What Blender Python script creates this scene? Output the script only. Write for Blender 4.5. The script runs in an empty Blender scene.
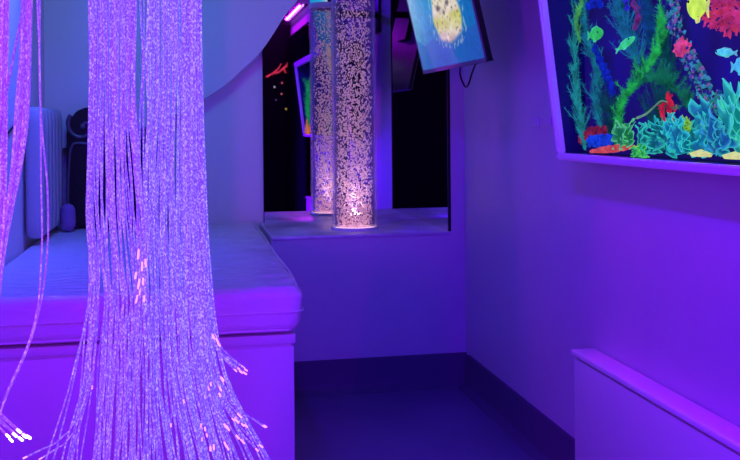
import bpy, bmesh, math, random
from mathutils import Vector, Matrix, noise
random.seed(7)
C = bpy.context.scene.collection
PI = math.pi
EYE = .975                                    # height of the camera
F, YH, ROLL = 960., 123.5, math.radians(.5)
YAW = math.atan(188/F)

# ------------------------------------------------------------------ helpers
def ray(px, py):
    a, b = px-370, py-YH
    x = (a*math.cos(ROLL)-b*math.sin(ROLL))/F; y = (a*math.sin(ROLL)+b*math.cos(ROLL))/F
    return Vector((math.sin(YAW)+math.cos(YAW)*x, math.cos(YAW)-math.sin(YAW)*x, -y))
def atY(px, py, y):                           # point of the room at depth y
    r = ray(px, py); r = r*(y/r.y); return Vector((r.x, r.y, r.z+EYE))
def onplane(px, py, p0, n):
    r = ray(px, py); e = Vector((0, 0, EYE)); k = (p0-e).dot(n)/r.dot(n); return e+r*k

def lin(c):
    return tuple((v/255/12.92 if v/255 <= .04045 else ((v/255+.055)/1.055)**2.4) for v in c)

def mat(name, col, rough=.5, spec=.4, emit=None, estr=0, bump=0, bscale=30, var=0, vscale=8, metal=0, attr=False, bmap=None):
    m = bpy.data.materials.new(name); m.use_nodes = True
    nt = m.node_tree; N = nt.nodes; L = nt.links; b = N['Principled BSDF']
    c = lin(col)+(1,)
    b.inputs['Base Color'].default_value = c
    b.inputs['Roughness'].default_value = rough
    b.inputs['Specular IOR Level'].default_value = spec
    b.inputs['Metallic'].default_value = metal
    tc = N.new('ShaderNodeTexCoord')
    if attr:
        a = N.new('ShaderNodeAttribute'); a.attribute_name = 'Col'
        sc = N.new('ShaderNodeVectorMath'); sc.operation = 'SCALE'; sc.inputs['Scale'].default_value = .35
        L.new(a.outputs['Color'], sc.inputs[0]); L.new(sc.outputs[0], b.inputs['Base Color'])
        if estr:
            L.new(a.outputs['Color'], b.inputs['Emission Color']); b.inputs['Emission Strength'].default_value = estr
    elif var:
        n = N.new('ShaderNodeTexNoise'); n.inputs['Scale'].default_value = vscale; n.inputs['Detail'].default_value = 4
        L.new(tc.outputs['Object'], n.inputs['Vector'])
        r = N.new('ShaderNodeValToRGB'); r.color_ramp.elements[0].position = .3; r.color_ramp.elements[1].position = .7
        r.color_ramp.elements[0].color = tuple(v*(1-var) for v in c[:3])+(1,)
        r.color_ramp.elements[1].color = tuple(min(1, v*(1+var)) for v in c[:3])+(1,)
        L.new(n.outputs['Fac'], r.inputs['Fac']); L.new(r.outputs['Color'], b.inputs['Base Color'])
    if emit:
        b.inputs['Emission Color'].default_value = lin(emit)+(1,); b.inputs['Emission Strength'].default_value = estr
    if bump:
        n = N.new('ShaderNodeTexNoise'); n.inputs['Scale'].default_value = bscale; n.inputs['Detail'].default_value = 3
        if bmap:
            mp = N.new('ShaderNodeMapping'); mp.inputs['Scale'].default_value = bmap; mp.inputs['Rotation'].default_value = (0, 0, .5)
            L.new(tc.outputs['Object'], mp.inputs['Vector']); L.new(mp.outputs['Vector'], n.inputs['Vector'])
        else: L.new(tc.outputs['Object'], n.inputs['Vector'])
        u = N.new('ShaderNodeBump'); u.inputs['Strength'].default_value = bump; u.inputs['Distance'].default_value = .01
        L.new(n.outputs['Fac'], u.inputs['Height']); L.new(u.outputs['Normal'], b.inputs['Normal'])
    return m

def wloc(o):
    v = Vector(o.location)
    while o.parent: o = o.parent; v += Vector(o.location)
    return v
def obj(name, bm, m, parent=None, smooth=True, sharp=35):
    """one mesh object, shapes given in room coordinates"""
    if parent is None:
        xs = [v.co for v in bm.verts]
        lo = Vector([min(c[i] for c in xs) for i in range(3)]); hi = Vector([max(c[i] for c in xs) for i in range(3)])
        org = Vector(((lo.x+hi.x)/2, (lo.y+hi.y)/2, lo.z))
    else: org = wloc(parent)
    bmesh.ops.translate(bm, vec=-org, verts=bm.verts)
    bmesh.ops.recalc_face_normals(bm, faces=bm.faces)
    if smooth:
        for f in bm.faces: f.smooth = True
        lim = math.radians(sharp)
        for e in bm.edges:
            if len(e.link_faces) == 2 and e.calc_face_angle(0) > lim: e.smooth = False
    me = bpy.data.meshes.new(name); bm.to_mesh(me); bm.free()
    if m: me.materials.append(m)
    o = bpy.data.objects.new(name, me); C.objects.link(o)
    if parent is None: o.location = org
    else: o.parent = parent
    return o
def tag(o, label=None, cat=None, group=None, kind=None):
    if label: o['label'] = label
    if cat: o['category'] = cat
    if group: o['group'] = group
    if kind: o['kind'] = kind
    return o
def thing(name, label, cat, loc, group=None):
    o = bpy.data.objects.new(name, None); o.empty_display_size = .05; C.objects.link(o); o.location = loc
    return tag(o, label, cat, group)
def struct(name, bm, m, parent=None):
    return tag(obj(name, bm, m, parent), kind='structure' if parent is None else None)

def box(bm, lo, hi, bev=0, seg=2):
    r = bmesh.ops.create_cube(bm, size=1)
    for v in r['verts']:
        v.co = Vector([lo[i]+(v.co[i]+.5)*(hi[i]-lo[i]) for i in range(3)])
    if bev:
        es = list({e for v in r['verts'] for e in v.link_edges})
        bmesh.ops.bevel(bm, geom=es, offset=bev, segments=seg, affect='EDGES', profile=.5)
    return bm
def B(*boxes, bev=0):
    bm = bmesh.new()
    for lo, hi in boxes: box(bm, lo, hi, bev)
    return bm
def catmull(pts, n):
    P = [Vector(p) for p in pts]; P = [2*P[0]-P[1]]+P+[2*P[-1]-P[-2]]; out = []
    m = len(P)-3
    for k in range(n+1):
        t = k/n*m; i = min(int(t), m-1); t -= i
        a, b, c, d = P[i:i+4]
        out.append(.5*(2*b+(c-a)*t+(2*a-5*b+4*c-d)*t*t+(3*b-a-3*c+d)*t**3))
    return out
def tube(bm, pts, rad, sides=8, cap=True, jit=0):
    """swept tube; rad a number or a list"""
    n = len(pts); rings = []
    up = Vector((0, 0, 1)); prev = None
    for i, p in enumerate(pts):
        d = (pts[min(i+1, n-1)]-pts[max(i-1, 0)])
        d = d.normalized() if d.length > 1e-9 else Vector((0, 0, 1))
        if prev is None:
            a = d.orthogonal().normalized()
        else:
            a = (prev-d*prev.dot(d)); a = a.normalized() if a.length > 1e-6 else d.orthogonal().normalized()
        prev = a; b = d.cross(a)
        r = rad[i] if isinstance(rad, (list, tuple)) else rad
        ring = []
        for s in range(sides):
            t = 2*PI*s/sides; q = p+(a*math.cos(t)+b*math.sin(t))*r*(1+jit*(random.random()-.5))
            ring.append(bm.verts.new(q))
        rings.append(ring)
    for i in range(n-1):
        for s in range(sides):
            bm.faces.new((rings[i][s], rings[i][(s+1) % sides], rings[i+1][(s+1) % sides], rings[i+1][s]))
    if cap:
        bm.faces.new(rings[0][::-1]); bm.faces.new(rings[-1])
    return bm
def prism(bm, poly, ax, a, b):
    """poly: 2D outline; extruded along axis ax from a to b"""
    def mk(p, q):
        c = [0, 0, 0]; r = [i for i in range(3) if i != ax]; c[r[0]], c[r[1]], c[ax] = p[0], p[1], q; return bm.verts.new(c)
    A = [mk(p, a) for p in poly]; Bv = [mk(p, b) for p in poly]
    bm.faces.new(A); bm.faces.new(Bv[::-1]); n = len(poly)
    for i in range(n): bm.faces.new((A[i], A[(i+1) % n], Bv[(i+1) % n], Bv[i]))
    return bm
def rbox(lo, hi, r, cuts=14, disp=None):
    """a soft-edged block: subdivided cube rounded to radius r, then displaced"""
    bm = bmesh.new(); box(bm, lo, hi)
    bmesh.ops.subdivide_edges(bm, edges=bm.edges[:], cuts=cuts, use_grid_fill=True)
    lo, hi = Vector(lo), Vector(hi)
    for v in bm.verts:                         # crowd the grid towards the rounded edges
        for i in range(3):
            t = (v.co[i]-lo[i])/(hi[i]-lo[i]); w = hi[i]-lo[i]
            t = .5-.5*math.cos(PI*t) if w > 6*r else t
            v.co[i] = lo[i]+t*w
    for v in bm.verts:
        c = Vector([min(max(v.co[i], lo[i]+r), hi[i]-r) for i in range(3)]); d = v.co-c
        if d.length > 1e-9: v.co = c+d.normalized()*r
    if disp:
        bm.normal_update()
        off = [(v, v.normal.copy()*disp(v.co)) for v in bm.verts]
        for v, o in off: v.co += o
    return bm
def lathe(bm, prof, cx, cy, n=32):
    rings = []
    for r, z in prof:
        rings.append([bm.verts.new((cx+r*math.cos(2*PI*k/n), cy+r*math.sin(2*PI*k/n), z)) for k in range(n)])
    for i in range(len(prof)-1):
        for k in range(n):
            bm.faces.new((rings[i][k], rings[i][(k+1) % n], rings[i+1][(k+1) % n], rings[i+1][k]))
    return bm, rings
def blob(bm, c, r, sub=2, lump=0, ls=30, sq=(1, 1, 1)):
    g = bmesh.ops.create_icosphere(bm, subdivisions=sub, radius=1)
    for v in g['verts']:
        d = v.co.copy(); k = 1+lump*noise.noise(d*ls*.1+Vector(c)*7)
        v.co = Vector(c)+Vector((d.x*sq[0], d.y*sq[1], d.z*sq[2]))*r*k
    return bm
def paint(o, fn):
    """surface colours that belong to the thing itself"""
    me = o.data; a = me.color_attributes.new('Col', 'FLOAT_COLOR', 'POINT')
    for i, v in enumerate(me.vertices): a.data[i].color = tuple(fn(v.co, i))+(1,)

# ------------------------------------------------------------------ materials
M = {}
M['wall'] = mat('painted_wall', (196, 194, 206), .42, .45, bump=.06, bscale=160, var=.02)
M['panel'] = mat('painted_panel', (228, 226, 228), .6, .3, bump=.05, bscale=60)
M['dark_wall'] = mat('black_paint', (5, 5, 7), .8, .05, bump=.05)
M['ceiling'] = mat('ceiling_paint', (60, 58, 66), .8, .2, bump=.05)
M['floor'] = mat('dark_vinyl', (112, 98, 140), .34, .5, bump=.04, bscale=240, var=.12, vscale=3)
M['skirt'] = mat('cove_vinyl', (88, 74, 110), .55, .25, bump=.03)
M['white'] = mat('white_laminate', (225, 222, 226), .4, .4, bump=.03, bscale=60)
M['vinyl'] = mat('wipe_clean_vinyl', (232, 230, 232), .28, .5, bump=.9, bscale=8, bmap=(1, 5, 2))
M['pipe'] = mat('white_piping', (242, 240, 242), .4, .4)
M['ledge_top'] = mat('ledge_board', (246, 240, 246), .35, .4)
M['black'] = mat('black_plastic', (14, 13, 16), .4, .4)
M['carved'] = mat('dark_carved_wood', (16, 11, 14), .45, .4, bump=.1)
M['cable'] = mat('black_cable', (12, 12, 14), .5, .3)
M['pillow'] = mat('lilac_cushion', (150, 110, 175), .8, .2, bump=.2, bscale=60)
M['radiator'] = mat('white_enamel', (178, 180, 186), .35, .4)
M['cloth_black'] = mat('black_curtain_cloth', (4, 4, 6), .9, .05)
M['frame'] = mat('aquarium_frame', (250, 225, 255), .3, .5)
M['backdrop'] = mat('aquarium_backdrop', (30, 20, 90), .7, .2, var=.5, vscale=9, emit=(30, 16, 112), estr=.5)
M['steel'] = mat('brushed_metal', (150, 150, 156), .3, .5, metal=1)
m = mat('mirror_glass', (235, 235, 240), .015, .5, metal=1); M['mirror'] = m
M['mirror_edge'] = mat('mirror_backing', (20, 18, 24), .5, .3)

def fibre_mat(name, col, hot, k):
    m = bpy.data.materials.new(name); m.use_nodes = True; nt = m.node_tree; N = nt.nodes; L = nt.links; b = N['Principled BSDF']
    b.inputs['Roughness'].default_value = .35
    b.inputs['Base Color'].default_value = lin((150, 140, 190))+(1,)
    tc = N.new('ShaderNodeTexCoord'); n = N.new('ShaderNodeTexNoise'); n.inputs['Scale'].default_value = 270; n.inputs['Detail'].default_value = 2
    L.new(tc.outputs['Object'], n.inputs['Vector'])
    r = N.new('ShaderNodeValToRGB'); e = r.color_ramp.elements
    e[0].position = .47; e[0].color = lin(col)+(1,); e[1].position = .82; e[1].color = lin(hot)+(1,)
    L.new(n.outputs['Fac'], r.inputs['Fac']); L.new(r.outputs['Color'], b.inputs['Emission Color'])
    oi = N.new('ShaderNodeObjectInfo'); mr = N.new('ShaderNodeMapRange')
    mr.inputs['To Min'].default_value = k*.62; mr.inputs['To Max'].default_value = k*1.18
    L.new(oi.outputs['Random'], mr.inputs['Value']); L.new(mr.outputs['Result'], b.inputs['Emission Strength'])
    return m
M['fib_r'] = fibre_mat('sparkle_fibre_cool', (106, 70, 240), (228, 208, 255), .95)
M['fib_l'] = fibre_mat('sparkle_fibre_violet', (116, 62, 240), (224, 190, 255), .92)
M['fib_p'] = fibre_mat('sparkle_fibre_pink', (138, 60, 226), (240, 175, 255), .85)
M['tip'] = mat('glowing_tip_pink', (255, 200, 200), .4, .3, emit=(255, 165, 195), estr=1.25)
M['tip_hot'] = mat('glowing_tip_white', (255, 220, 220), .4, .3, emit=(255, 190, 225), estr=7)
M['tip_gold'] = mat('glowing_tip_gold', (255, 210, 150), .4, .3, emit=(255, 185, 150), estr=1.0)

# ------------------------------------------------------------------ the room
WX = 1.033                                     # right wall
YB = 3.96                                      # back wall
struct('floor', B(((-2.0, -1.4, -.06), (1.12, 4.05, 0))), M['floor'])
struct('ceiling', B(((-2.0, -1.4, 2.2), (1.12, 4.05, 2.26))), M['ceiling'])
struct('wall_right', B(((WX, -1.4, 0), (1.12, 4.05, 2.2))), M['wall'])
struct('wall_back', B(((-.60, YB, 0), (WX, 4.05, 2.2))), M['panel'])
bm = bmesh.new()
prism(bm, [(-.60, YB+.06), (-.60, 2.2), (-2.0, 2.2), (-2.0, -1.4), (-1.92, -1.4), (-1.92, 2.12), (-.52, 2.12), (-.52, YB+.06)], 2, 0, 2.2)
struct('wall_left', bm, M['panel'])
struct('wall_front', B(((-1.92, -1.4, 0), (WX, -1.32, 2.2))), M['dark_wall'])
# boxed-in corner on the right that carries the side mirror
PF, PT = 3.45, .571                            # plinth front, plinth top
CX = .981
struct('trim_1', B(((CX, PF, 0), (WX, YB, 2.2))), M['wall'])
# curved bulkhead over the bed alcove
curve = [(150, 126), (180, 112), (202, 100), (224, 86), (244, 68), (259, 54), (272, 36), (284, 17), (298, 0), (318, -24), (345, -48), (380, -70)]
cp = catmull([atY(x, y, 3.88) for x, y in curve], 48)
poly = [(p.x, p.z) for p in cp]
poly = [(-.52, poly[0][1]-.10)]+poly+[(poly[-1][0], 2.2), (-.52, 2.2)]
bm = bmesh.new(); prism(bm, poly, 1, 3.88, YB)
struct('trim_2', bm, M['panel'])
# cove skirting
SK = .119
prof = [(WX, 0), (WX, SK), (WX-.012, SK), (WX-.014, .04), (WX-.02, .018), (WX-.038, .004), (WX-.045, 0)]
bm = bmesh.new(); prism(bm, prof, 1, -1.3, PF-.045); struct('baseboard_right', bm, M['skirt'])
prof = [(PF, 0), (PF, SK), (PF-.012, SK), (PF-.014, .04), (PF-.02, .018), (PF-.038, .004), (PF-.045, 0)]
bm = bmesh.new(); prism(bm, prof, 0, .31, WX); struct('baseboard_back', bm, M['skirt'])

# plinth
pl = thing('plinth', 'white boxed plinth in the corner under the bubble tube', 'plinth', (.64, 3.7, 0))
obj('body', B(((.31, PF, 0), (CX, YB, PT-.012))), M['wall'], pl)
M['plinth_top'] = mat('glossy_plinth_sheet', (205, 205, 222), .32, .6, bump=.6, bscale=9, var=.35, vscale=7)
obj('top', B(((.31, PF-.004, PT-.012), (CX, YB, PT)), bev=.003), M['plinth_top'], pl)

# mirrors
mi = thing('wall_mirror', 'large dark mirror on the back wall behind the bubble tube', 'mirror', (.65, 3.95, PT), 'alcove mirrors')
obj('glass', B(((.328, 3.943, PT), (CX-.006, 3.948, 2.15))), M['mirror'], mi)
obj('backing', B(((.326, 3.948, PT), (CX-.004, YB, 2.15))), M['mirror_edge'], mi)
mi = thing('wall_mirror', 'narrow dark mirror on the side of the corner under the television', 'mirror', (CX, 3.7, PT), 'alcove mirrors')
obj('glass', B(((CX-.007, PF+.012, PT), (CX-.003, 3.942, 2.15))), M['mirror'], mi)
obj('backing', B(((CX-.003, PF+.004, PT), (CX, 3.943, 2.15)), ((CX-.010, PF+.004, PT), (CX-.003, PF+.012, 2.15))), M['mirror_edge'], mi)

# ------------------------------------------------------------------ bubble tube
TX, TY, TR = .648, 3.63, .085
TTOP = EYE+.53
bt = thing('bubble_tube', 'tall clear bubble tube full of lit bubbles standing on the plinth', 'bubble tube', (TX, TY, PT))
def shell_mat():
    m = bpy.data.materials.new('acrylic_shell'); m.use_nodes = True; nt = m.node_tree; N = nt.nodes; L = nt.links
    N.remove(N['Principled BSDF']); out = N['Material Output']
    t = N.new('ShaderNodeBsdfTransparent'); t.inputs['Color'].default_value = (.95, .94, 1, 1)
    g = N.new('ShaderNodeBsdfGlossy'); g.inputs['Roughness'].default_value = .06
    d = N.new('ShaderNodeBsdfDiffuse'); d.inputs['Color'].default_value = lin((205, 200, 225))+(1,)
    lw = N.new('ShaderNodeLayerWeight'); lw.inputs['Blend'].default_value = .30
    r = N.new('ShaderNodeMapRange'); r.inputs['From Min'].default_value = .12; r.inputs['From Max'].default_value = .75
    r.inputs['To Min'].default_value = .02; r.inputs['To Max'].default_value = .55
    L.new(lw.outputs['Facing'], r.inputs['Value'])
    a = N.new('ShaderNodeMixShader'); L.new(r.outputs['Result'], a.inputs['Fac']); L.new(t.outputs[0], a.inputs[1])
    b = N.new('ShaderNodeMixShader'); b.inputs['Fac'].default_value = .3; L.new(d.outputs[0], b.inputs[1]); L.new(g.outputs[0], b.inputs[2])
    L.new(b.outputs[0], a.inputs[2]); L.new(a.outputs[0], out.inputs['Surface'])
    return m
bm = bmesh.new()
bm, rings = lathe(bm, [(TR, PT+.004), (TR, TTOP), (TR-.006, TTOP), (TR-.006, PT+.004)], TX, TY, 48)
for k in range(48): bm.faces.new((rings[3][k], rings[3][(k+1) % 48], rings[0][(k+1) % 48], rings[0][k]))
obj('shell', bm, shell_mat(), bt)
M['ring'] = mat('clear_base_ring', (220, 215, 228), .2, .5)
bm = bmesh.new(); bm, rings = lathe(bm, [(TR+.006, PT), (TR+.006, PT+.008), (TR+.001, PT+.011), (TR+.001, PT)], TX, TY, 48)
for k in range(48): bm.faces.new((rings[3][k], rings[3][(k+1) % 48], rings[0][(k+1) % 48], rings[0][k]))
obj('base_ring', bm, M['ring'], bt)
bm = bmesh.new(); bm, rings = lathe(bm, [(TR-.008, PT), (TR-.008, PT+.006), (TR-.02, PT+.010)], TX, TY, 40)
bm.faces.new(rings[0]); bm.faces.new(rings[-1])
obj('base_light', bm, mat('base_light_lens', (255, 230, 225), .4, .3, emit=(255, 205, 205), estr=1.8), bt)
bm = bmesh.new(); bm, rings = lathe(bm, [(TR+.003, TTOP-.016), (TR+.003, TTOP+.006), (TR-.02, TTOP+.006), (TR-.02, TTOP-.016)], TX, TY, 48)
for k in range(48): bm.faces.new((rings[3][k], rings[3][(k+1) % 48], rings[0][(k+1) % 48], rings[0][k]))
obj('top_rim', bm, M['pipe'], bt)
def water_mat():
    m = bpy.data.materials.new('tinted_water'); m.use_nodes = True; nt = m.node_tree
    nt.nodes.remove(nt.nodes['Principled BSDF'])
    t = nt.nodes.new('ShaderNodeBsdfTransparent'); t.inputs['Color'].default_value = (.66, .60, .70, 1)
    nt.links.new(t.outputs[0], nt.nodes['Material Output'].inputs['Surface']); return m
bm = bmesh.new(); bm, rings = lathe(bm, [(TR-.010, PT+.011), (TR-.010, TTOP-.02)], TX, TY, 40); bm.faces.new(rings[0]); bm.faces.new(rings[-1])
obj('water', bm, water_mat(), bt)
M['bubble'] = mat('bubble', (250, 226, 218), .25, .6, emit=(250, 200, 200), estr=.34)  # emission stands in for base light caught by the bubbles
bm = bmesh.new()
base = bmesh.new(); bmesh.ops.create_icosphere(base, subdivisions=1, radius=1)
bv = [v.co.copy() for v in base.verts]; bf = [[v.index for v in f.verts] for f in base.faces]; base.free()
n = 0
while n < 4300:
    z = random.random()
    a = random.random()*2*PI; q = math.sqrt(random.random())*(TR-.016)
    if random.random() > 1-.6*z**.9: continue
    x, y = q*math.cos(a), q*math.sin(a)
    r = random.uniform(.0014, .0037)*(1.05-.15*z); st = random.uniform(.8, 1.9)
    zz = PT+.014+z*(TTOP-PT-.03)
    vs = [bm.verts.new((TX+x+c.x*r, TY+y+c.y*r, zz+c.z*r*st)) for c in bv]
    for f in bf: bm.faces.new([vs[i] for i in f])
    n += 1
tag(obj('bubbles', bm, M['bubble'], bt), kind='stuff')

# ------------------------------------------------------------------ bed
bx0, bx1, by0, by1 = -.515, .265, 2.345, 3.93
bb = thing('bed_base', 'boxed bed base with plain white front panel under the padded mattress', 'bed', (-.1, 3.1, 0))
obj('body', B(((bx0, by0, 0), (bx1, by1, .432)), bev=.004), M['white'], bb)
obj('top_board', B(((bx0, by0-.004, .437), (bx1+.004, by1, .462)), bev=.005), M['white'], bb)
obj('plinth_gap', B(((bx0, by0+.004, .432), (bx1-.006, by1, .437))), M['white'], bb)
def wr(p):
    w = .005*noise.noise(Vector((p.x*9, p.y*3, p.z*6)))
    edge = max(0, 1-abs(p.x-.30)/.30)*max(0, min(1, (p.z-.50)/.06))
    w += .012*edge*(noise.noise(Vector((p.x*5+p.y*5, p.y*20-p.x*9, 3)))-.9*abs(noise.noise(Vector((p.x*8+p.y*6, p.y*26-p.x*16, 1)))))
    w += .002*math.sin(max(0, min(1, (p.z-.47)/.11))*PI)
    return w
mt = thing('mattress', 'thick white vinyl-covered mattress with piped edges on the bed base', 'mattress', (-.1, 3.1, .464))
bm = rbox((-.512, 2.325, .466), (.290, 3.925, .578), .028, 116, wr)
for v in bm.verts:
    if v.co.x > .2: v.co.x -= .016*max(0, (.555-v.co.z)/.09)
obj('cover', bm, M['vinyl'], mt, sharp=80)
for zz, rr, ins in ((.520, .0022, -.0045), (.475, .0026, .006)):
    x0, x1, y0, y1 = -.506, .290-ins-.016*(.555-zz)/.09, 2.325+ins, 3.9
    pts = [Vector((x0, y0, zz))]+[Vector((x0+(x1-.03-x0)*k/10, y0, zz)) for k in range(1, 11)]
    pts += [Vector((x1-.03+.03*math.sin(t), y0+.03-.03*math.cos(t), zz)) for t in [PI/2*k/6 for k in range(1, 7)]]
    pts += [Vector((x1, y0+.03+(y1-y0-.03)*k/10, zz)) for k in range(1, 11)]
    bm = bmesh.new(); tube(bm, pts, rr, 8); obj('piping', bm, M['pipe'], mt)
pts = catmull([(.276, 2.36, .572), (.284, 2.6, .574), (.281, 3.0, .575), (.286, 3.5, .574), (.283, 3.88, .573)], 24)
bm = bmesh.new(); tube(bm, pts, .0022, 6); obj('edge_seam', bm, M['pipe'], mt)

# dark carved headboard with a scroll, against the alcove back wall
hb = thing('headboard', 'dark carved headboard with a spiral scroll at its top corner', 'headboard', (-.2, 3.87, .58))
def W(px, py, y=3.80): return atY(px, py, y)
sc = W(83, 125)
out = [(66, 226), (66, 190), (66, 160), (66, 135), (69, 120), (76, 111), (86, 107), (97, 110), (106, 122), (118, 133), (134, 139), (150, 141), (166, 141), (166, 226)]
poly = [(W(x, y).x, max(W(x, y).z, .579)) for x, y in out]
bm = bmesh.new(); prism(bm, poly, 1, 3.815, 3.866); bmesh.ops.bevel(bm, geom=bm.edges[:], offset=.004, segments=2, affect='EDGES')
obj('panel', bm, M['carved'], hb)
M['carved2'] = mat('dark_carved_trim', (96, 78, 104), .35, .5)  # paler tone of the scroll and moulding
pts = [Vector((sc.x+(.068-.0105*t)*math.cos(t+2.4)*.92, 3.812, sc.z-.004+(.068-.0105*t)*math.sin(t+2.4)*.92)) for t in [k*.17 for k in range(36)]]
bm = bmesh.new(); tube(bm, pts, [.0085-.00012*k for k in range(36)], 8); obj('scroll', bm, M['carved2'], hb)
bm = bmesh.new(); blob(bm, (sc.x-.002, 3.811, sc.z-.004), .012, 2); obj('scroll_eye', bm, M['carved2'], hb)
bm = bmesh.new()
pts = [W(x, y, 3.812) for x, y in [(68, 218), (68, 190), (69, 165), (71, 148), (78, 143), (100, 146), (125, 151), (160, 152)]]
tube(bm, catmull(pts, 40), .005, 8); obj('moulding', bm, M['carved2'], hb)

cu = atY(66, 216, 3.70)
cs = thing('cushion', 'small lilac cushion propped on the mattress against the dark headboard', 'cushion', (cu.x, 3.77, .578))
bm = rbox((-.027, -.028, 0), (.027, .028, .105), .026, 10, lambda p: .003*noise.noise(p*40))
for v in bm.verts: v.co += Vector((cu.x, 3.765, .578))
obj('cover', bm, M['pillow'], cs, sharp=80)

# ribbed radiator on the left wall
rd = thing('radiator', 'white ribbed column radiator on the left wall by the headboard', 'radiator', (-.48, 3.55, .6))
rz0, rz1 = .60, atY(52, 108, 3.6).z
for k in range(6):
    y = 3.362+.092*k
    bm = rbox((-.512, y-.034, rz0), (-.45, y+.034, rz1), .026, 8); obj('column', bm, M['radiator'], rd, sharp=80)
for z in (rz0+.04, rz1-.05):
    bm = bmesh.new(); tube(bm, [Vector((-.486, 3.35, z)), Vector((-.486, 3.83, z))], .014, 10); obj('header_pipe', bm, M['radiator'], rd)
bm = B(((-.52, 3.40, rz1-.12), (-.505, 3.46, rz1-.07)), ((-.52, 3.67, rz1-.12), (-.505, 3.73, rz1-.07))); obj('bracket', bm, M['radiator'], rd)

# black cable on the left wall
pw = lambda px, py: onplane(px, py, Vector((-.515, 0, 0)), Vector((1, 0, 0)))
bm = bmesh.new(); tube(bm, catmull([pw(-30, 150), pw(-12, 147), pw(0, 140), pw(9, 132), pw(18, 121), pw(24, 117)], 24), .0035, 8)
tag(obj('cable', bm, M['cable']), 'short black cable sagging along the blue left wall', 'cable')

# ------------------------------------------------------------------ fibre optic strands
M['collar'] = mat('bundle_collar', (30, 28, 36), .5, .3)
def lerp_tab(tab, y):
    for (y0, v0), (y1, v1) in zip(tab, tab[1:]):
        if y <= y1: return v0+(v1-v0)*(y-y0)/(y1-y0)
    return tab[-1][1]
def strand_obj(pts, m, parent, r=.0015, tip=None):
    bm = bmesh.new(); tube(bm, pts, r, 5); o = obj('strand', bm, m, parent)
    if tip:
        d = (pts[-1]-pts[-2]).normalized()
        bm = bmesh.new(); tube(bm, [pts[-1]-d*.005*tip[1]**2, pts[-1]-d*.002*tip[1]**2, pts[-1]+d*.001, pts[-1]+d*.002], [r*1.03, r*min(1.25, 1.1*tip[1]), r*min(1.2, 1.1*tip[1]), r*.6], 8)
        obj('glowing_tip', bm, tip[0], o)
    return o
def bundle(label, D, L, R, n, m, tips, depth=.035, wob=2.0, r=.0015, stray=0, ends=None):
    mid = (lerp_tab(L, 0)+lerp_tab(R, 0))/2
    p0 = atY(mid, 0, D)
    t = thing('fiber_optic_bundle', label, 'fiber optic strands', (p0.x, D, .2), 'hanging fiber optic bundles')
    z_top = 2.165
    bm = bmesh.new(); bm, rg = lathe(bm, [(.022, z_top-.05), (.03, z_top-.04), (.03, 2.2)], p0.x, D, 20); bm.faces.new(rg[0]); bm.faces.new(rg[-1])
    obj('collar', bm, M['collar'], t)
    def strand(q, dz, end=None, tip=None, dev=0):
        ph = random.random()*6; a1 = wob*random.uniform(.4, 1.3); a2 = wob*.5*random.random(); fr = random.uniform(.012, .022)
        pts = [Vector((p0.x+(q-.5)*.03, D+dz*.4, 2.17)), Vector((p0.x+(q-.5)*.05, D+dz*.7, 1.9))]
        y_end = end[1] if end else 590
        y = -150
        while y < y_end-46 if end else y < y_end:
            l, rr = lerp_tab(L, y), lerp_tab(R, y)
            k = max(0, (y+50)/500)
            x = l+(rr-l)*q + (a1*math.sin(y*fr+ph)+a2*math.sin(y*.05+ph*2))*min(1, k+.15) + dev*max(0, (y-190)/300)**2
            pts.append(atY(x, y, D+dz+.004*math.sin(y*.02+ph))); y += 30
        if end:
            l, rr = lerp_tab(L, end[1]-30), lerp_tab(R, end[1]-30)
            x = l+(rr-l)*q
            pts.append(atY(x*.75+end[0]*.25, end[1]-24, D+dz)); pts.append(atY(x*.25+end[0]*.75, end[1]-7, D+dz-.01)); pts.append(atY(end[0], end[1], D+dz-.014))
        strand_obj(catmull(pts, 44), m, t, r*random.uniform(.85, 1.1), tip)
    for i in range(n):
        q = (i+.5)/n+random.uniform(-.4, .4)/n if n > 3 else (i+.5)/n
        ring = math.sqrt(max(0, 1-(2*q-1)**2))
        strand(q, depth*ring*random.uniform(-1, 1), dev=random.uniform(-1, 1)*stray*(2*abs(q-.5)+.25))
    for (ex, ey, q, tm, ts) in tips:
        strand(q, -depth*.9*random.uniform(.6, 1), (ex, ey), (M[tm], ts))
    return t

TL = 'tip'
right_tips = [(218, 342, .9, TL, 1.2), (214, 338, .86, TL, 1.1), (244, 368, .97, TL, 1.1), (246, 374, .93, TL, 1.1), (223, 381, .9, TL, 1.2), (211, 385, .82, TL, .9),
              (221, 390, .88, TL, 1.1), (265, 427, .98, TL, 1.1), (241, 417, .9, TL, 1.3), (247, 427, .94, TL, 1.1), (262, 447, .96, TL, 1.1), (244, 443, .86, TL, 1.3),
              (205, 430, .72, TL, 1.0), (207, 436, .68, TL, .9), (214, 449, .75, TL, 1.2), (229, 430, .84, TL, 1.3), (234, 420, .87, TL, 1.0), (226, 446, .8, TL, 1.2),
              (184, 402, .45, 'tip_gold', .9), (171, 426, .32, 'tip_gold', .9), (205, 397, .7, 'tip_gold', .7), (236, 371, .94, TL, .9)]
right_tips += [(x+random.uniform(-6, 3), y+random.uniform(-5, 6), min(.97, max(.3, q+random.uniform(-.06, .02))), t, k*.9) for x, y, q, t, k in right_tips if t == TL]
bundle('pale violet strand bundle, right of the two dense ones, with many glowing pink tips', 1.60,
       [(-160, 156), (0, 149), (60, 149), (110, 148), (170, 144), (230, 143), (300, 146), (400, 147), (460, 150), (600, 154)],
       [(-160, 196), (0, 202), (100, 203), (230, 206), (300, 210), (350, 214), (400, 225), (460, 250), (600, 290)],
       70, M['fib_r'], right_tips, .035, 2.2, r=.00125, stray=30)
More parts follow.
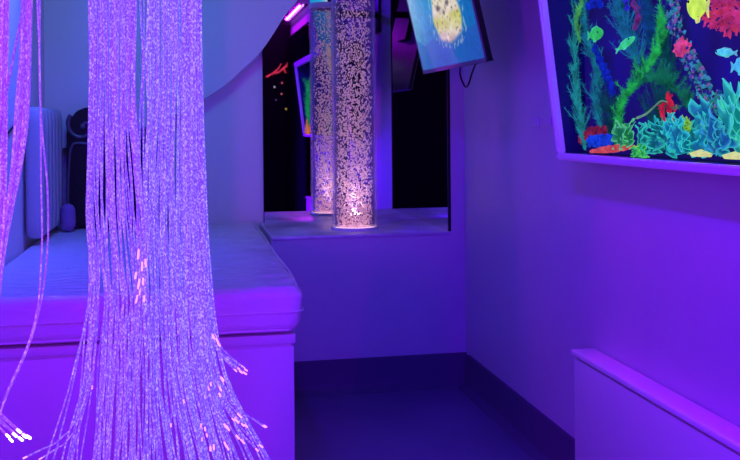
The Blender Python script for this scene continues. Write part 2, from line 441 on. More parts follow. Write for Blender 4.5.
left_tips = [(138, 258, .95, TL, 1.7), (142, 270, .97, TL, 1.6), (138, 288, .95, TL, 1.7), (136, 302, .93, TL, 1.5), (143, 284, .99, TL, 1.4), (146, 266, 1.0, TL, 1.5), (135, 278, .93, TL, 1.4), (140, 294, .97, TL, 1.3), (144, 301, 1.0, TL, 1.3),
             (92, 388, .12, TL, .8), (24, 458, .03, TL, 1.0), (40, 459, .06, TL, .9)]
bundle('violet strand bundle, left of the two dense ones, hanging before the dark headboard', 1.58,
       [(-160, 98), (0, 89), (60, 91), (120, 89), (160, 87), (200, 85), (240, 87), (300, 91), (350, 88), (400, 84), (460, 74), (600, 50)],
       [(-160, 128), (0, 135), (60, 134), (110, 134), (160, 138), (200, 141), (240, 144), (300, 148), (400, 148), (460, 152), (600, 160)],
       50, M['fib_l'], left_tips, .03, 3.6, r=.00122, stray=30)
# loose strands between the two dense bundles
bundle('few loose strands crossing the gap between the two dense bundles', 1.55,
       [(-160, 134), (0, 138), (60, 142), (120, 138), (180, 139), (240, 143), (320, 122), (400, 126), (600, 120)],
       [(-160, 140), (0, 150), (60, 147), (120, 150), (180, 148), (240, 149), (320, 150), (400, 152), (600, 158)],
       3, M['fib_r'], [], .02, 1.2, stray=8)
pink_tips = [(x, y, q, 'tip_hot', 1.1) for x, y, q in [(16, 436, .8), (22, 440, .9), (26, 437, 1), (20, 432, .95), (12, 441, .7), (30, 438, 1.0), (9, 437, .6)]]
bundle('pinkish strand bundle at the left edge ending in a bright white-pink glow', 1.42,
       [(-160, -8), (0, -8), (100, -10), (200, -12), (300, -30), (380, -40), (420, -30), (600, -30)],
       [(-160, 6), (0, 8), (100, 6), (200, 5), (260, 1), (330, -12), (390, -16), (420, -4), (600, -10)],
       5, M['fib_p'], pink_tips, .025, 1.0, r=.0015)
bundle('slim magenta strand bundle, second from the left edge, in front of the blue wall', 1.44,
       [(-160, 24), (0, 22), (60, 20), (110, 15), (160, 12), (200, 8), (260, -2), (600, -60)],
       [(-160, 30), (0, 32), (60, 30), (110, 29), (160, 23), (200, 15), (260, 4), (600, -30)],
       14, M['fib_p'], [], .03, 1.2, r=.0017)
bundle('two thin beaded strands hanging in front of the white radiator', 1.46,
       [(-160, 40), (0, 36), (60, 40), (110, 41), (180, 38), (240, 39), (300, 37), (340, 30), (400, 2), (600, -40)],
       [(-160, 42), (0, 41), (60, 39), (110, 40), (180, 50), (220, 52), (260, 50), (310, 41), (350, 28), (410, 0), (600, -36)],
       2, M['fib_p'], [], .006, .6, r=.0013)
bundle('single dotted strand slanting to the lower left at the left edge', 1.40,
       [(-160, 40), (0, 24), (60, 12), (110, 2), (160, -4), (600, -20)], [(-160, 42), (0, 25.5), (60, 13.5), (110, 3.5), (160, -2), (600, -16)],
       2, M['fib_p'], [], .004, .3, r=.0014)

# ------------------------------------------------------------------ ledge on the right
le = thing('ledge', 'low white boxed ledge with a bright top board along the right wall', 'ledge', (.98, 1.3, 0))
LX, LZ = .966, EYE-.579
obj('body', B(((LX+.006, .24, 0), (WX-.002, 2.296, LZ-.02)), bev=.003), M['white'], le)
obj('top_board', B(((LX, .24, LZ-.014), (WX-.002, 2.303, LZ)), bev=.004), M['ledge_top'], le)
obj('shadow_gap', B(((LX+.012, .24, LZ-.021), (WX-.006, 2.292, LZ-.013))), M['skirt'], le)

# faint plate on the wall by the aquarium
pw = lambda px, py: onplane(px, py, Vector((WX-.003, 0, 0)), Vector((1, 0, 0)))
a, b = pw(531, 127), pw(552, 117)
sw = thing('switch_plate', 'faint pale double plate on the right wall just left of the aquarium', 'switch', (WX, (a.y+b.y)/2, a.z))
M['plate'] = mat('pale_plate', (206, 204, 216), .4, .4)
yc = (a.y+b.y)/2; w = abs(a.y-b.y)
for s in (-1, 1):
    c = yc+s*w*.27
    obj('plate', B(((WX-.004, c-w*.17, a.z), (WX, c+w*.17, b.z)), bev=.0012), M['plate'], sw)
    obj('rocker', B(((WX-.007, c-w*.09, a.z+.008), (WX-.003, c+w*.09, b.z-.008)), bev=.001), M['plate'], sw)

# ------------------------------------------------------------------ television
BL, BR = Vector((.815, 3.194, EYE+.169)), Vector((.828, 2.541, EYE+.169))
du = (BR-BL).normalized(); nh = Vector((0, 0, 1)).cross(du); nh = nh if nh.x < 0 else -nh
TAU = math.radians(13)
dv = Vector((0, 0, 1))*math.cos(TAU)+nh*math.sin(TAU); dn = du.cross(dv); dn = dn if dn.x < 0 else -dn
TW = (BR-BL).length; TH = TW*.85
tv = thing('television', 'wall-mounted television tilted down, showing a pufferfish in blue water', 'television', BL+du*TW/2)
def tvp(s, t, d): return BL+du*s+dv*t+dn*d
def tvbox(bm, s0, s1, t0, t1, d0, d1, bev=.002):
    r = bmesh.ops.create_cube(bm, size=1)
    for v in r['verts']:
        v.co = tvp(s0+(v.co.x+.5)*(s1-s0), t0+(v.co.y+.5)*(t1-t0), d0+(v.co.z+.5)*(d1-d0))
    if bev: bmesh.ops.bevel(bm, geom=list({e for v in r['verts'] for e in v.link_edges}), offset=bev, segments=2, affect='EDGES')
    return bm
obj('casing', tvbox(bmesh.new(), 0, TW, 0, TH, -.018, -.002), M['black'], tv)
M['bezel'] = mat('grey_bezel', (110, 105, 120), .35, .5)
bm = bmesh.new()
for q in ((0, TW, 0, .010), (0, TW, TH-.008, TH), (0, .006, 0, TH), (TW-.006, TW, 0, TH)): tvbox(bm, *q, -.004, .002, .0008)
obj('bezel', bm, M['bezel'], tv)
def tvlocal(px, py):
    p = onplane(px, py, BL, dn)-BL; return p.dot(du), p.dot(dv)
fc = tvlocal(447, 20); fx = tvlocal(432, 20), tvlocal(464, 20); ft = tvlocal(446, 46)
fa = (fx[1][0]-fx[0][0])/2; fb = (fc[1]-ft[1])
fs = (fx[1][0]+fx[0][0])/2
NX, NY = 150, 96
bm = bmesh.new(); g = [[None]*(NX+1) for _ in range(NY+1)]
for j in range(NY+1):
    for i in range(NX+1):
        g[j][i] = bm.verts.new(tvp(.005+(TW-.010)*i/NX, .008+(TH-.014)*j/NY, .0005))
for j in range(NY):
    for i in range(NX): bm.faces.new((g[j][i], g[j][i+1], g[j+1][i+1], g[j+1][i]))
M['screen'] = mat('lit_screen', (0, 0, 0), .4, .06, attr=True, estr=1.0)
M['screen'].node_tree.nodes['Principled BSDF'].inputs['Base Color'].default_value = (0, 0, 0, 1)
for l in list(M['screen'].node_tree.links):
    if l.to_socket.name == 'Base Color': M['screen'].node_tree.links.remove(l)
so = obj('screen', bm, M['screen'], tv)
ow = wloc(tv)
def mixc(a, b, t): t = max(0, min(1, t)); return tuple(a[i]+(b[i]-a[i])*t for i in range(3))
def screen_col(co, i):
    p = co+ow-BL; s, t = p.dot(du), p.dot(dv); u, v = s/TW, t/TH
    n1 = noise.noise(Vector((s*14, t*14, 0))); n2 = noise.noise(Vector((s*60, t*60, 5)))
    c = mixc((8, 92, 176), (30, 165, 220), v*1.5+.25*n1)
    c = mixc(c, (165, 190, 215), max(0, 1-u*2.6)*(.35+v*1.1))
    c = mixc(c, (14, 84, 170), max(0, u-.55)*1.5*(1-v*.7))
    if v < .18+.05*n1: c = mixc(c, (48, 74, 180), .45*(1+n2))
    c = tuple(k*(1+.13*n2) for k in c)
    a, b = (s-fs)/fa, (t-fc[1])/fb
    lop = 1+.10*noise.noise(Vector((a*2.2, b*2.2, 9)))
    e = math.sqrt(a*a+(b*(1.0 if b < 0 else .62))**2)
    if e < lop:
        n3 = noise.noise(Vector((a*3.1, b*3.1, 2))); n4 = noise.noise(Vector((a*8, b*8, 4)))
        k = mixc((232, 222, 206), (205, 186, 180), .5+n3)
        k = mixc(k, (196, 196, 96), max(0, 1-((b+.05)/.42)**2)*(.5+.9*abs(a))*(.8+.6*n3))
        k = mixc(k, (186, 140, 160), max(0, (-b-.5)*2.2)*(.7+n4))
        k = mixc(k, (222, 214, 190), max(0, (b-.35)*2))
        for ea, eb, er in ((-.42, .58, .17), (.22, .66, .15), (-.1, .33, .10), (.45, .40, .07)):
            k = mixc(k, (74, 68, 84), max(0, 1-(((a-ea)**2+(b-eb)**2)**.5/er)**2)*.9)
        if n4 > .28: k = mixc(k, (120, 108, 96), min(1, (n4-.28)*4)*.8)
        c = mixc(c, k, min(1, (lop-e)*6))
    elif e < lop*1.16 and n2 > .1: c = mixc(c, (170, 190, 190), .6)
    return lin(tuple(max(0, min(255, k)) for k in c))
paint(so, screen_col)
bm = bmesh.new(); tvbox(bm, TW*.36, TW*.64, TH*.5, TH*.95, -.034, -.018)
c0 = tvp(TW*.5, TH*.75, -.03)
tube(bm, [c0, Vector((WX-.012, c0.y, c0.z))], .018, 12)
box(bm, (WX-.014, c0.y-.07, c0.z-.1), (WX, c0.y+.07, c0.z+.1), .002)
obj('wall_bracket', bm, M['black'], tv)
cb = [tvp(*tvlocal(457, 66), -.012), atY(460, 74, 2.88), atY(463, 83, 2.88), atY(466, 87, 2.86), atY(469, 83, 2.82), atY(472, 73, 2.78), tvp(*tvlocal(473, 62), -.012)]
bm = bmesh.new(); tube(bm, catmull(cb, 28), .003, 8); obj('cable_loop', bm, M['cable'], tv)

# ------------------------------------------------------------------ aquarium
A0, A1, AZ0, AZ1 = .25, 2.344, EYE-.098, EYE+.49
def AX(z): return .95-.12*(z-AZ0)
RW = .018
aq = thing('aquarium', 'wide fluorescent reef aquarium in a violet frame on the right wall', 'aquarium', (WX, 1.3, AZ0))
def rail(y0, y1, z0, z1, dep=.03, bev=.004):
    bm = bmesh.new(); r = bmesh.ops.create_cube(bm, size=1)
    for v in r['verts']:
        y = y0+(v.co.y+.5)*(y1-y0); z = z0+(v.co.z+.5)*(z1-z0)
        v.co = Vector((AX(z)+(v.co.x+.5)*dep, y, z))
    bmesh.ops.bevel(bm, geom=bm.edges[:], offset=bev, segments=2, affect='EDGES')
    return bm
obj('frame_rail', rail(A0, A1, AZ0, AZ0+.018), M['frame'], aq)
obj('frame_rail', rail(A0, A1, AZ1-.036, AZ1), M['frame'], aq)
obj('frame_stile', rail(A1-RW, A1, AZ0+.018, AZ1-.036), M['frame'], aq)
obj('frame_stile', rail(A0, A0+RW, AZ0+.018, AZ1-.036), M['frame'], aq)
bm = bmesh.new()                               # case sides, back to the wall
for (y0, y1, z0, z1) in ((A0+.004, A1-.004, AZ0+.003, AZ0+.02), (A0+.004, A1-.004, AZ1-.005, AZ1-.001), (A1-.02, A1-.004, AZ0+.02, AZ1-.02), (A0+.004, A0+.02, AZ0+.02, AZ1-.02)):
    r = bmesh.ops.create_cube(bm, size=1)
    for v in r['verts']:
        y = y0+(v.co.y+.5)*(y1-y0); z = z0+(v.co.z+.5)*(z1-z0)
        v.co = Vector((AX(z)+.02 if v.co.x < 0 else WX-.001, y, z))
M['case'] = mat('aquarium_case', (34, 24, 96), .5, .3)
obj('case', bm, M['case'], aq)
obj('backdrop', B(((WX-.012, A0+.02, AZ0+.02), (WX-.004, A1-.02, AZ1-.02))), M['backdrop'], aq)
bm = bmesh.new(); tube(bm, [Vector((AX(AZ1)+.04, A0+.1, AZ1-.012)), Vector((AX(AZ1)+.04, A1-.1, AZ1-.012))], .006, 12)
obj('added_glow_strip', bm, mat('added_strip_glow', (255, 255, 255), .4, .2, emit=(120, 150, 255), estr=.6), aq)  # glowing strip added out of sight behind the top rail

# its contents: inside the case at x, found along the line of sight
def R(px, py, x=.985):
    return onplane(px, py, Vector((x, 0, 0)), Vector((1, 0, 0)))
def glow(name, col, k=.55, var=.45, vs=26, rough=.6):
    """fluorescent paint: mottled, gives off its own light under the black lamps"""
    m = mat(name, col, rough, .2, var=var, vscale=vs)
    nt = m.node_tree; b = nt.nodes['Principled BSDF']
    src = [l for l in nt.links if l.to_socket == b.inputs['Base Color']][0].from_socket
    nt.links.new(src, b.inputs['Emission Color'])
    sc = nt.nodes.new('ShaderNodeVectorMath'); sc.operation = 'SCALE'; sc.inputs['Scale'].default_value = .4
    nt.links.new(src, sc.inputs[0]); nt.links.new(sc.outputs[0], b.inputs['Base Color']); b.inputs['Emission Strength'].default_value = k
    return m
def fern(label, path, col, n=900, ln=.013, k=.5, x=.985, side=8, wid=.02):
    pts3 = catmull([R(px, py, x) for px, py in path], 40)
    bm = bmesh.new(); tube(bm, pts3, [.003*(1-i/60) for i in range(41)], 6)
    fit = lambda v: Vector((min(max(v.x, AX(v.z)+.012), WX-.016), min(v.y, A1-.03), min(max(v.z, AZ0+.026), AZ1-.04)))
    segs = [(pts3[i], pts3[i+1]) for i in range(40)]*2
    for i in range(side*5):
        a = random.randint(2, 39); p = pts3[a]; t = (pts3[a+1]-pts3[a-1]).normalized()
        d = (t*.5+Vector((random.uniform(-.5, .3), random.uniform(-1, 1), random.uniform(-.2, .9)))).normalized()
        l = wid*random.uniform(1.0, 2.78)
        q = [fit(p+d*l*u+Vector((0, 0, l*.35*u*u))) for u in (0, .33, .66, 1)]
        tube(bm, q, [.0016, .0014, .001, .0006], 4); segs += [(q[0], q[1]), (q[1], q[2]), (q[2], q[3])]
    for _ in range(int(n*2.2)):
        a, b = random.choice(segs); p = a.lerp(b, random.random()); t = (b-a).normalized()
        d = (t*.8+Vector((random.uniform(-1, 1), random.uniform(-1, 1), random.uniform(-.6, 1)))).normalized()
        l = ln*random.uniform(.5, 1.25); q = p+d*l
        if q.x > WX-.014 or q.x < AX(q.z)+.006 or q.y > A1-.025 or q.z > AZ1-.035: continue
        w = d.orthogonal().normalized()*.0008; w2 = d.cross(w)
        v = [bm.verts.new(p+w), bm.verts.new(p-w*.5+w2*.8), bm.verts.new(p-w*.5-w2*.8), bm.verts.new(q)]
        for f in ((0, 1, 3), (1, 2, 3), (2, 0, 3)): bm.faces.new([v[i] for i in f])
    return tag(obj('sea_fern', bm, glow('fern_paint', col, k, .6, 40), None, smooth=False), label, 'fern', 'fluorescent sea ferns')
fern('tall teal sea fern rising along the left end of the aquarium', [(585, 150), (582, 125), (577, 95), (569, 60), (562, 15)], (34, 150, 142), 1500, .013, .5, .99, 14)
fern('dim teal sea fern branching behind the round green fish', [(602, 132), (596, 105), (598, 75), (588, 40), (583, 0)], (24, 122, 136), 1500, .014, .55, 1.0, 16)
fern('blue teal bushy sea fern at the top of the aquarium above the slender green fish', [(642, 72), (630, 48), (622, 20), (616, -10)], (22, 112, 146), 1700, .014, .55, 1.0, 20, .026)
fern('dusky blue sea fern hanging at the top right of the bushy one', [(656, 66), (652, 40), (648, 15), (646, -12)], (18, 84, 138), 1300, .014, .35, 1.0, 18, .024)
fern('bright green arching sea fern in the middle of the aquarium', [(622, 148), (619, 122), (624, 100), (638, 82), (652, 64), (660, 40), (661, 16)], (34, 172, 78), 2400, .012, .6, .982, 14, .014)
fern('deep green drooping sea fern to the right of the arching fern', [(630, 92), (646, 80), (664, 82), (682, 95), (693, 112)], (22, 128, 92), 1800, .012, .45, .987, 14, .015)
fern('yellow green thin sea fern at the top left corner of the aquarium', [(580, 42), (576, 24), (582, 4), (584, -12)], (80, 185, 90), 450, .010, .5, .978, 5, .008)
fern('dark teal fern filling the back of the aquarium left of the rock arch', [(652, 130), (662, 110), (668, 80), (664, 50)], (12, 84, 92), 1500, .014, .42, 1.005, 18, .024)
fern('dark blue green fern low at the back behind the dusky red lumps', [(608, 138), (612, 120), (606, 104)], (16, 84, 96), 900, .013, .35, 1.0, 12, .02)

def rock(label, blobs, col, k=.4, x=.985, name='coral_rock', cat='coral', lump=.9, grp=None, var=.6, vs=70):
    bm = bmesh.new()
    for (px, py, r) in blobs:
        rr = r/F*2.1
        p = R(px, py, x); p.x = min(p.x, WX-.016-rr*.5); blob(bm, p, rr*.86, 3, lump, 60, (.5, 1, .85))
        for _ in range(16):
            d = Vector((random.gauss(0, 1)-.5, random.gauss(0, 1), random.gauss(0, 1))).normalized()
            blob(bm, p+Vector((d.x*.5, d.y, d.z*.85))*rr*.82, rr*random.uniform(.16, .34), 1, .5, 60, (.7, 1, 1))
    return tag(obj(name, bm, glow(name+'_paint', col, k, var, vs), None, sharp=80), label, cat, grp)
rock('blue soft coral mound at the lower left of the aquarium', [(591, 141, 8), (597, 141, 9), (603, 141, 9), (609, 140, 8)], (20, 70, 225), .6)
rock('dusky red coral lumps behind the blue mound in the aquarium', [(581, 139, 6), (587, 135, 7), (592, 132, 8), (598, 131, 7), (604, 130, 6)], (170, 45, 75), .35, .99)
rock('blue soft coral column in front of the teal ferns', [(595, 49, 6), (598, 55, 6), (600, 61, 7), (603, 67, 7), (606, 74, 7), (608, 80, 7), (610, 86, 7), (612, 92, 6)], (18, 48, 180), .4, 1.0)
rock('deep blue soft coral at the top left of the aquarium', [(589, 6, 6), (594, 3, 7), (600, 4, 6)], (20, 50, 190), .4, 1.0)
rock('purple and red soft coral cluster at the top centre of the aquarium', [(634, 4, 5), (637, 9, 5), (639, 15, 5), (637, 21, 5), (635, 27, 4)], (140, 50, 130), .4, 1.0)
rock('violet blue soft coral patch beside the red cluster at the top', [(627, 8, 4), (626, 0, 5)], (50, 50, 220), .5, .998)
rock('round pink brain coral beside the rock arch', [(683, 47, 10)], (225, 70, 120), .7, .98, 'brain_coral', 'coral', 1.1)
rock('small vivid blue coral next to the red coral', [(672, 126, 5)], (20, 60, 235), .7, .97)
# mottled arch
pts3 = catmull([R(x, y, .99) for x, y in [(672, -14), (675, 10), (678, 34), (688, 55), (699, 78), (711, 96), (724, 108)]], 40)
bm = bmesh.new()
for p in pts3:
    blob(bm, p, .0085, 1, .4, 40)
    for _ in range(16):
        q = p+Vector((random.uniform(-.012, .008), random.uniform(-.018, .018), random.uniform(-.014, .014))); blob(bm, q, random.uniform(.002, .0052), 1, .8, 60, (1, 1.3, 1))
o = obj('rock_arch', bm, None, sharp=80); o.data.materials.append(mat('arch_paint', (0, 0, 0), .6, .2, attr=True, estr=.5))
paint(o, lambda c, i: lin(random.Random(i//12).choice([(50, 150, 165), (90, 80, 170), (30, 90, 140), (150, 110, 170), (50, 150, 130), (40, 50, 140), (20, 40, 90), (70, 170, 190)])))
tag(o, 'mottled teal and purple encrusted rock arch curving to the right', 'rock')
def world_px(y, z, x=.985):                    # the pixel whose sight line meets the plane x at (y, z)
    d = Vector((x, y, z-EYE)); a = d.x*math.cos(YAW)-d.y*math.sin(YAW); b = d.x*math.sin(YAW)+d.y*math.cos(YAW)
    a, b = a/b*F, -d.z/b*F
    return 370+a*math.cos(ROLL)+b*math.sin(ROLL), YH-a*math.sin(ROLL)+b*math.cos(ROLL)
fern('green sea fern at the near end of the aquarium, seen only in the mirror', [world_px(.50, EYE-.02), world_px(.46, EYE+.1), world_px(.52, EYE+.2), world_px(.46, EYE+.30)], (30, 165, 90), 1500, .03, .5, .965, 14, .03)
bm = bmesh.new()
for dy, dz, r_ in ((0, 0, .04), (.05, .02, .035), (.03, .055, .03), (.09, -.01, .03)): blob(bm, (.965, .40+dy, EYE-.045+dz), r_, 3, .8, 40, (.45, 1, 1))
tag(obj('coral_rock', bm, glow('coral_rock_paint', (240, 130, 40), .6), None, sharp=80), 'orange coral mound at the near end of the aquarium, seen only in the mirror', 'coral')
# red branching coral
def branch(label, base, col, spread, depth=4, ln=.05, r=.008, x=.975, k=.6, ang=None):
    bm = bmesh.new()
    def grow(p, d, l, r, n):
        e = p+d*l; e.x = min(max(e.x, AX(e.z)+.012), WX-.018); e.z = min(e.z, AZ1-.04)
        tube(bm, catmull([p, p.lerp(e, .5)+Vector((0, random.uniform(-.1, .1)*l, random.uniform(-.1, .1)*l)), e], 6), [r*(1-.05*i) for i in range(7)], 7, jit=.2)
        blob(bm, e, r*.75, 1)
        if n:
            for _ in range(random.choice((2, 3))):
                v = Vector((d.x+random.uniform(-.3, .3), d.y+random.uniform(-1, 1)*spread, d.z+random.uniform(-1, 1)*spread)).normalized()
                grow(e, v, l*random.uniform(.6, .85), r*.74, n-1)
    for px, py, dy, dz in base: grow(R(px, py, x), Vector((-.05, dy, dz)).normalized(), ln, r, depth)
    return tag(obj('branch_coral', bm, glow('branch_paint', col, k, .5, 40), None, sharp=80), label, 'coral')
branch('large pink red branching coral at the top right of the aquarium', [(736, 24, .6, .45), (742, 14, .9, .25), (744, 34, .4, .6), (734, 2, .8, .2), (728, 8, .7, -.1), (740, 4, .9, .1), (748, 26, .8, .2)], (225, 60, 110), .8, 4, .024, .0055, .985, .5)
branch('small red branching coral above the ruffled corals', [(673, 124, .2, .9), (665, 122, .3, .8), (668, 112, -.3, .8)], (220, 35, 60), .9, 4, .014, .0036, .975, .6)
bm = bmesh.new(); tube(bm, catmull([R(637, 118, .97), R(646, 114, .97), R(654, 107, .97), R(661, 101, .97), R(667, 102, .97)], 20), [.0028-.00008*i for i in range(21)], 7)
tag(obj('coral_tendril', bm, glow('tendril_paint', (120, 180, 120), .5)), 'thin pale green tendril reaching to the small red coral', 'coral')
# ruffled sheets with bright rims
def ruffle(label, px, py, w, h, col, rim, x=.97, turns=3, k=.6, seed=1, flat=.5):
    rnd = random.Random(seed); c = R(px, py, x); bm = bmesh.new(); sc_ = c.y/F*1.07; cols = []
    W_, H_ = w*sc_*1.9, h*sc_; nu, nv = 10, 9
    for lf in range(3+turns):
        az = rnd.uniform(-1.2, 1.2) if lf else 0; rise = rnd.uniform(.25, 1.0) if flat else .2
        L_ = H_*rnd.uniform(.75, 1.1) if rise > .5 else max(H_, W_*.45)*rnd.uniform(.6, .9)
        d = Vector((-.25*math.cos(az), math.sin(az)*(1.15-rise*.6), rise)).normalized()
        sd = d.cross(Vector((-1, .3*rnd.random(), .2))).normalized(); nn = sd.cross(d)
        b = c+Vector((rnd.uniform(-.006, .006), rnd.uniform(-.22, .22)*W_, rnd.uniform(0, .2)*H_)); p1, p2, p3 = (rnd.random()*6 for _ in range(3)); grid = []
        for a in range(nu+1):
            u = a/nu; hw = (.12+.5*math.sin(min(1, u*1.15)*PI*.62))*W_*.42*(1+.18*math.sin(u*13+p1)); row = []
            for q in range(nv+1):
                v = 2*q/nv-1
                z = .16*W_*v*v*math.sin(u*11+p2+(2.2 if v > 0 else 0))+.05*W_*math.sin(v*5+p3)-.25*L_*u*u
                P_ = b+d*L_*u*(1+.12*math.sin(v*6+p1)*u)+sd*hw*v+nn*z*.6
                P_.x = min(max(P_.x, AX(P_.z)+.008), WX-.016); P_.y = min(P_.y, A1-.03); P_.z = max(P_.z, AZ0+.021)
                row.append(bm.verts.new(P_))
                e = max(abs(v), u**1.5); e = 1 if e > .93 else .35 if e > .72 else .1
                if abs(math.sin(v*5+u*2+p3)) < .14 and u > .2: e = max(e, .5)
                cols.append(lin(mixc(col, rim, e*rnd.uniform(.75, 1.05))))
            grid.append(row)
        for a in range(nu):
            for q in range(nv): bm.faces.new((grid[a][q], grid[a][q+1], grid[a+1][q+1], grid[a+1][q]))
    n0 = len(bm.verts)
    bm.verts.index_update()
    lay = bm.verts.layers.int.new('src')
    for i, v in enumerate(bm.verts): v[lay] = i
    bm.verts.ensure_lookup_table(); src = [v[lay] for v in bm.verts]
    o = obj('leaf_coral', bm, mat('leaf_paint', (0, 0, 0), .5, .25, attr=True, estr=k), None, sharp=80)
    paint(o, lambda co, i: cols[src[i]])
    so_ = o.modifiers.new('thickness', 'SOLIDIFY'); so_.thickness = .0012; so_.use_even_offset = False
    return tag(o, label, 'coral', 'leafy ruffled corals')
SEA, TEAL = (6, 84, 100), (64, 245, 195)
ruffle('spiky green leaf coral with pale rims left of the tendril', 625, 149, 22, 28, (10, 110, 60), (110, 245, 150), .972, 4, .6, 3)
ruffle('small turquoise ruffled coral under the tendril', 650, 152, 24, 24, SEA, TEAL, .975, 3, .6, 5)
ruffle('turquoise ruffled coral standing before the small red coral', 668, 153, 26, 34, SEA, (50, 235, 205), .985, 3, .6, 8)
ruffle('broad bright turquoise ruffled coral left of the first yellow shell', 688, 154, 30, 34, (8, 100, 130), (60, 245, 215), .972, 4, .65, 11)
ruffle('tall sea green ruffled coral behind the yellow shells', 708, 152, 34, 46, (10, 90, 130), (64, 240, 200), .99, 3, .6, 13)
ruffle('bluish ruffled coral between the two yellow shells', 722, 157, 28, 40, (12, 84, 140), (70, 225, 215), .978, 4, .55, 17)
ruffle('large mint green ruffled coral at the right edge of the photo', 742, 158, 34, 66, (10, 130, 130), (80, 250, 200), .985, 3, .65, 21)
ruffle('flat leaf green ruffled coral on the aquarium floor under the small turquoise coral', 640, 156, 20, 7, (20, 150, 60), (110, 250, 120), .966, 3, .65, 25)
ruffle('yellow green small ruffled coral beside the vivid blue coral', 685, 132, 13, 12, (80, 150, 40), (170, 235, 70), .968, 3, .6, 29)
# orange flat coral
bm = bmesh.new(); pts3 = catmull([R(591, 151.5, .97), R(602, 150, .965), R(614, 148.5, .965), R(626, 147, .965), R(638, 147, .97)], 24)
tube(bm, pts3, [.003+.0065*math.sin(PI*min(1, i/24+.04))*(.7+.3*random.random()) for i in range(25)], 10, jit=.5)
tag(obj('flat_coral', bm, glow('flat_paint', (245, 85, 80), .65, .5, 50), None, sharp=80), 'orange red flat coral lying along the aquarium floor', 'coral')
# yellow shells
for px, py, lab in ((701, 155.5, 'pale yellow shell on the aquarium floor, left one of the two'), (735, 158, 'pale yellow shell on the aquarium floor at the right edge')):
    c = R(px, py, .966); bm = bmesh.new(); n = 28
    top = bm.verts.new(c+Vector((0, 0, .012))); ring = []; low = []
    for i in range(n):
        a = 2*PI*i/n; s = 1+.12*math.cos(a*9)
        ring.append(bm.verts.new(c+Vector((.012*math.sin(a)*s, .034*math.cos(a)*s, .004)))); low.append(bm.verts.new(c+Vector((.011*math.sin(a), .031*math.cos(a), -.002))))
    for i in range(n):
        bm.faces.new((top, ring[i], ring[(i+1) % n])); bm.faces.new((ring[i], low[i], low[(i+1) % n], ring[(i+1) % n]))
    bm.faces.new(low[::-1])
    tag(obj('seashell', bm, glow('shell_paint', (225, 235, 130), .8, .2, 40), None, sharp=80), lab, 'shell', 'yellow shells')
# fish
def fish(label, px, py, w, h, col, fin, x=.962, flip=1, tilt=0, k=.8):
    c = R(px, py, x); s = c.y/F*1.07; Ln, Hh = w*s*1.95, h*s
    t = thing('fish', label, 'fish', c, 'fluorescent fish')
    rot = Matrix.Rotation(tilt, 3, 'X')
    def put(bm):
        for v in bm.verts: v.co = c+rot@Vector((v.co.x, v.co.y*flip, v.co.z))
        return bm
    bm = bmesh.new(); g = bmesh.ops.create_icosphere(bm, subdivisions=3, radius=1)
    for v in bm.verts:
        u = v.co.y; taper = 1-.45*max(0, -u)**1.5-.12*max(0, u)**3
        v.co = Vector((v.co.x*.007*taper, u*Ln*.42, v.co.z*Hh*.5*taper))
    obj('body', put(bm), glow('fish_paint', col, k, .25, 60), t, sharp=80)
    fm = glow('fin_paint', fin, k*.8, .3, 60)
    def fins(name, pts, th=.0012):
        bm = bmesh.new(); prism(bm, [(a*Ln, b*Hh) for a, b in pts], 0, -th, th); obj(name, put(bm), fm, t)
    fins('tail_fin', [(-.34, .05), (-.52, .36), (-.47, 0), (-.52, -.36), (-.34, -.05)])
    fins('dorsal_fin', [(.15, .44), (.05, .62), (-.22, .52), (-.28, .26), (.0, .42)])
    fins('belly_fin', [(.05, -.42), (-.05, -.62), (-.16, -.56), (-.18, -.34)])
    bm = bmesh.new()
    for sx in (-1, 1): blob(bm, (sx*.0058, .25*Ln, .08*Hh), max(.0022, Hh*.06), 1)
    obj('eye', put(bm), M['black'], t)
fish('round bright green fish at the upper left of the aquarium', 596, 34, 20, 13, (50, 200, 90), (70, 220, 150), flip=-1)
fish('slender pale green fish below and right of the round green fish', 626, 43.5, 24, 8, (60, 215, 130), (90, 225, 170), flip=-1, tilt=-.25)
fish('big yellow green fish at the top of the aquarium', 697, 5, 24, 30, (190, 235, 70), (215, 240, 110), flip=1, tilt=.2, k=1.0)
fish('slim pale turquoise fish below the pink red branching coral', 725, 52.5, 22, 8.5, (90, 225, 215), (120, 220, 200), flip=1, tilt=.1, k=.7)
fish('pale turquoise fish at the right edge under the slim fish', 742, 66, 20, 16, (80, 205, 220), (90, 215, 210), flip=-1, k=.7)

# ------------------------------------------------------------------ what only the mirror shows, behind the camera
lz = 1.968
uv = thing('black_light', 'slim violet tube lamp on the right wall behind the camera, seen in the mirror', 'lamp', (1.0, -.75, lz))
obj('fitting', B(((1.008, -1.27, lz-.008), (WX, -.05, lz+.008)), bev=.002), M['black'], uv)
bm = bmesh.new(); tube(bm, [Vector((1.0, -1.24, lz)), Vector((1.0, -.08, lz))], .009, 12)
obj('tube', bm, mat('violet_tube_glow', (240, 200, 255), .4, .2, emit=(235, 150, 255), estr=1.6), uv)
bm = bmesh.new(); n = 120; pts = [(WX-.035+.018*math.sin(i*.35), -1.30+1.50*i/n) for i in range(n+1)]
prism(bm, pts+[(p[0]+.004, p[1]) for p in reversed(pts)], 2, .14, 1.78)
cu_ = thing('curtain', 'black curtain along the right wall behind the camera', 'curtain', (WX, -.55, .14))
obj('cloth', bm, M['cloth_black'], cu_)
bm = bmesh.new(); tube(bm, [Vector((WX-.03, -1.31, 1.79)), Vector((WX-.03, .2, 1.79))], .009, 10); obj('rail', bm, M['black'], cu_)
def mirrored(px, py, y):                       # room point at depth y whose reflection falls at px, py
    p = atY(px, py, 2*3.943-y); return Vector((p.x, y, p.z))
rc = [mirrored(x, y, -1.31) for x, y in [(266, 77), (272, 74), (279, 72), (283, 69), (286, 73)]]
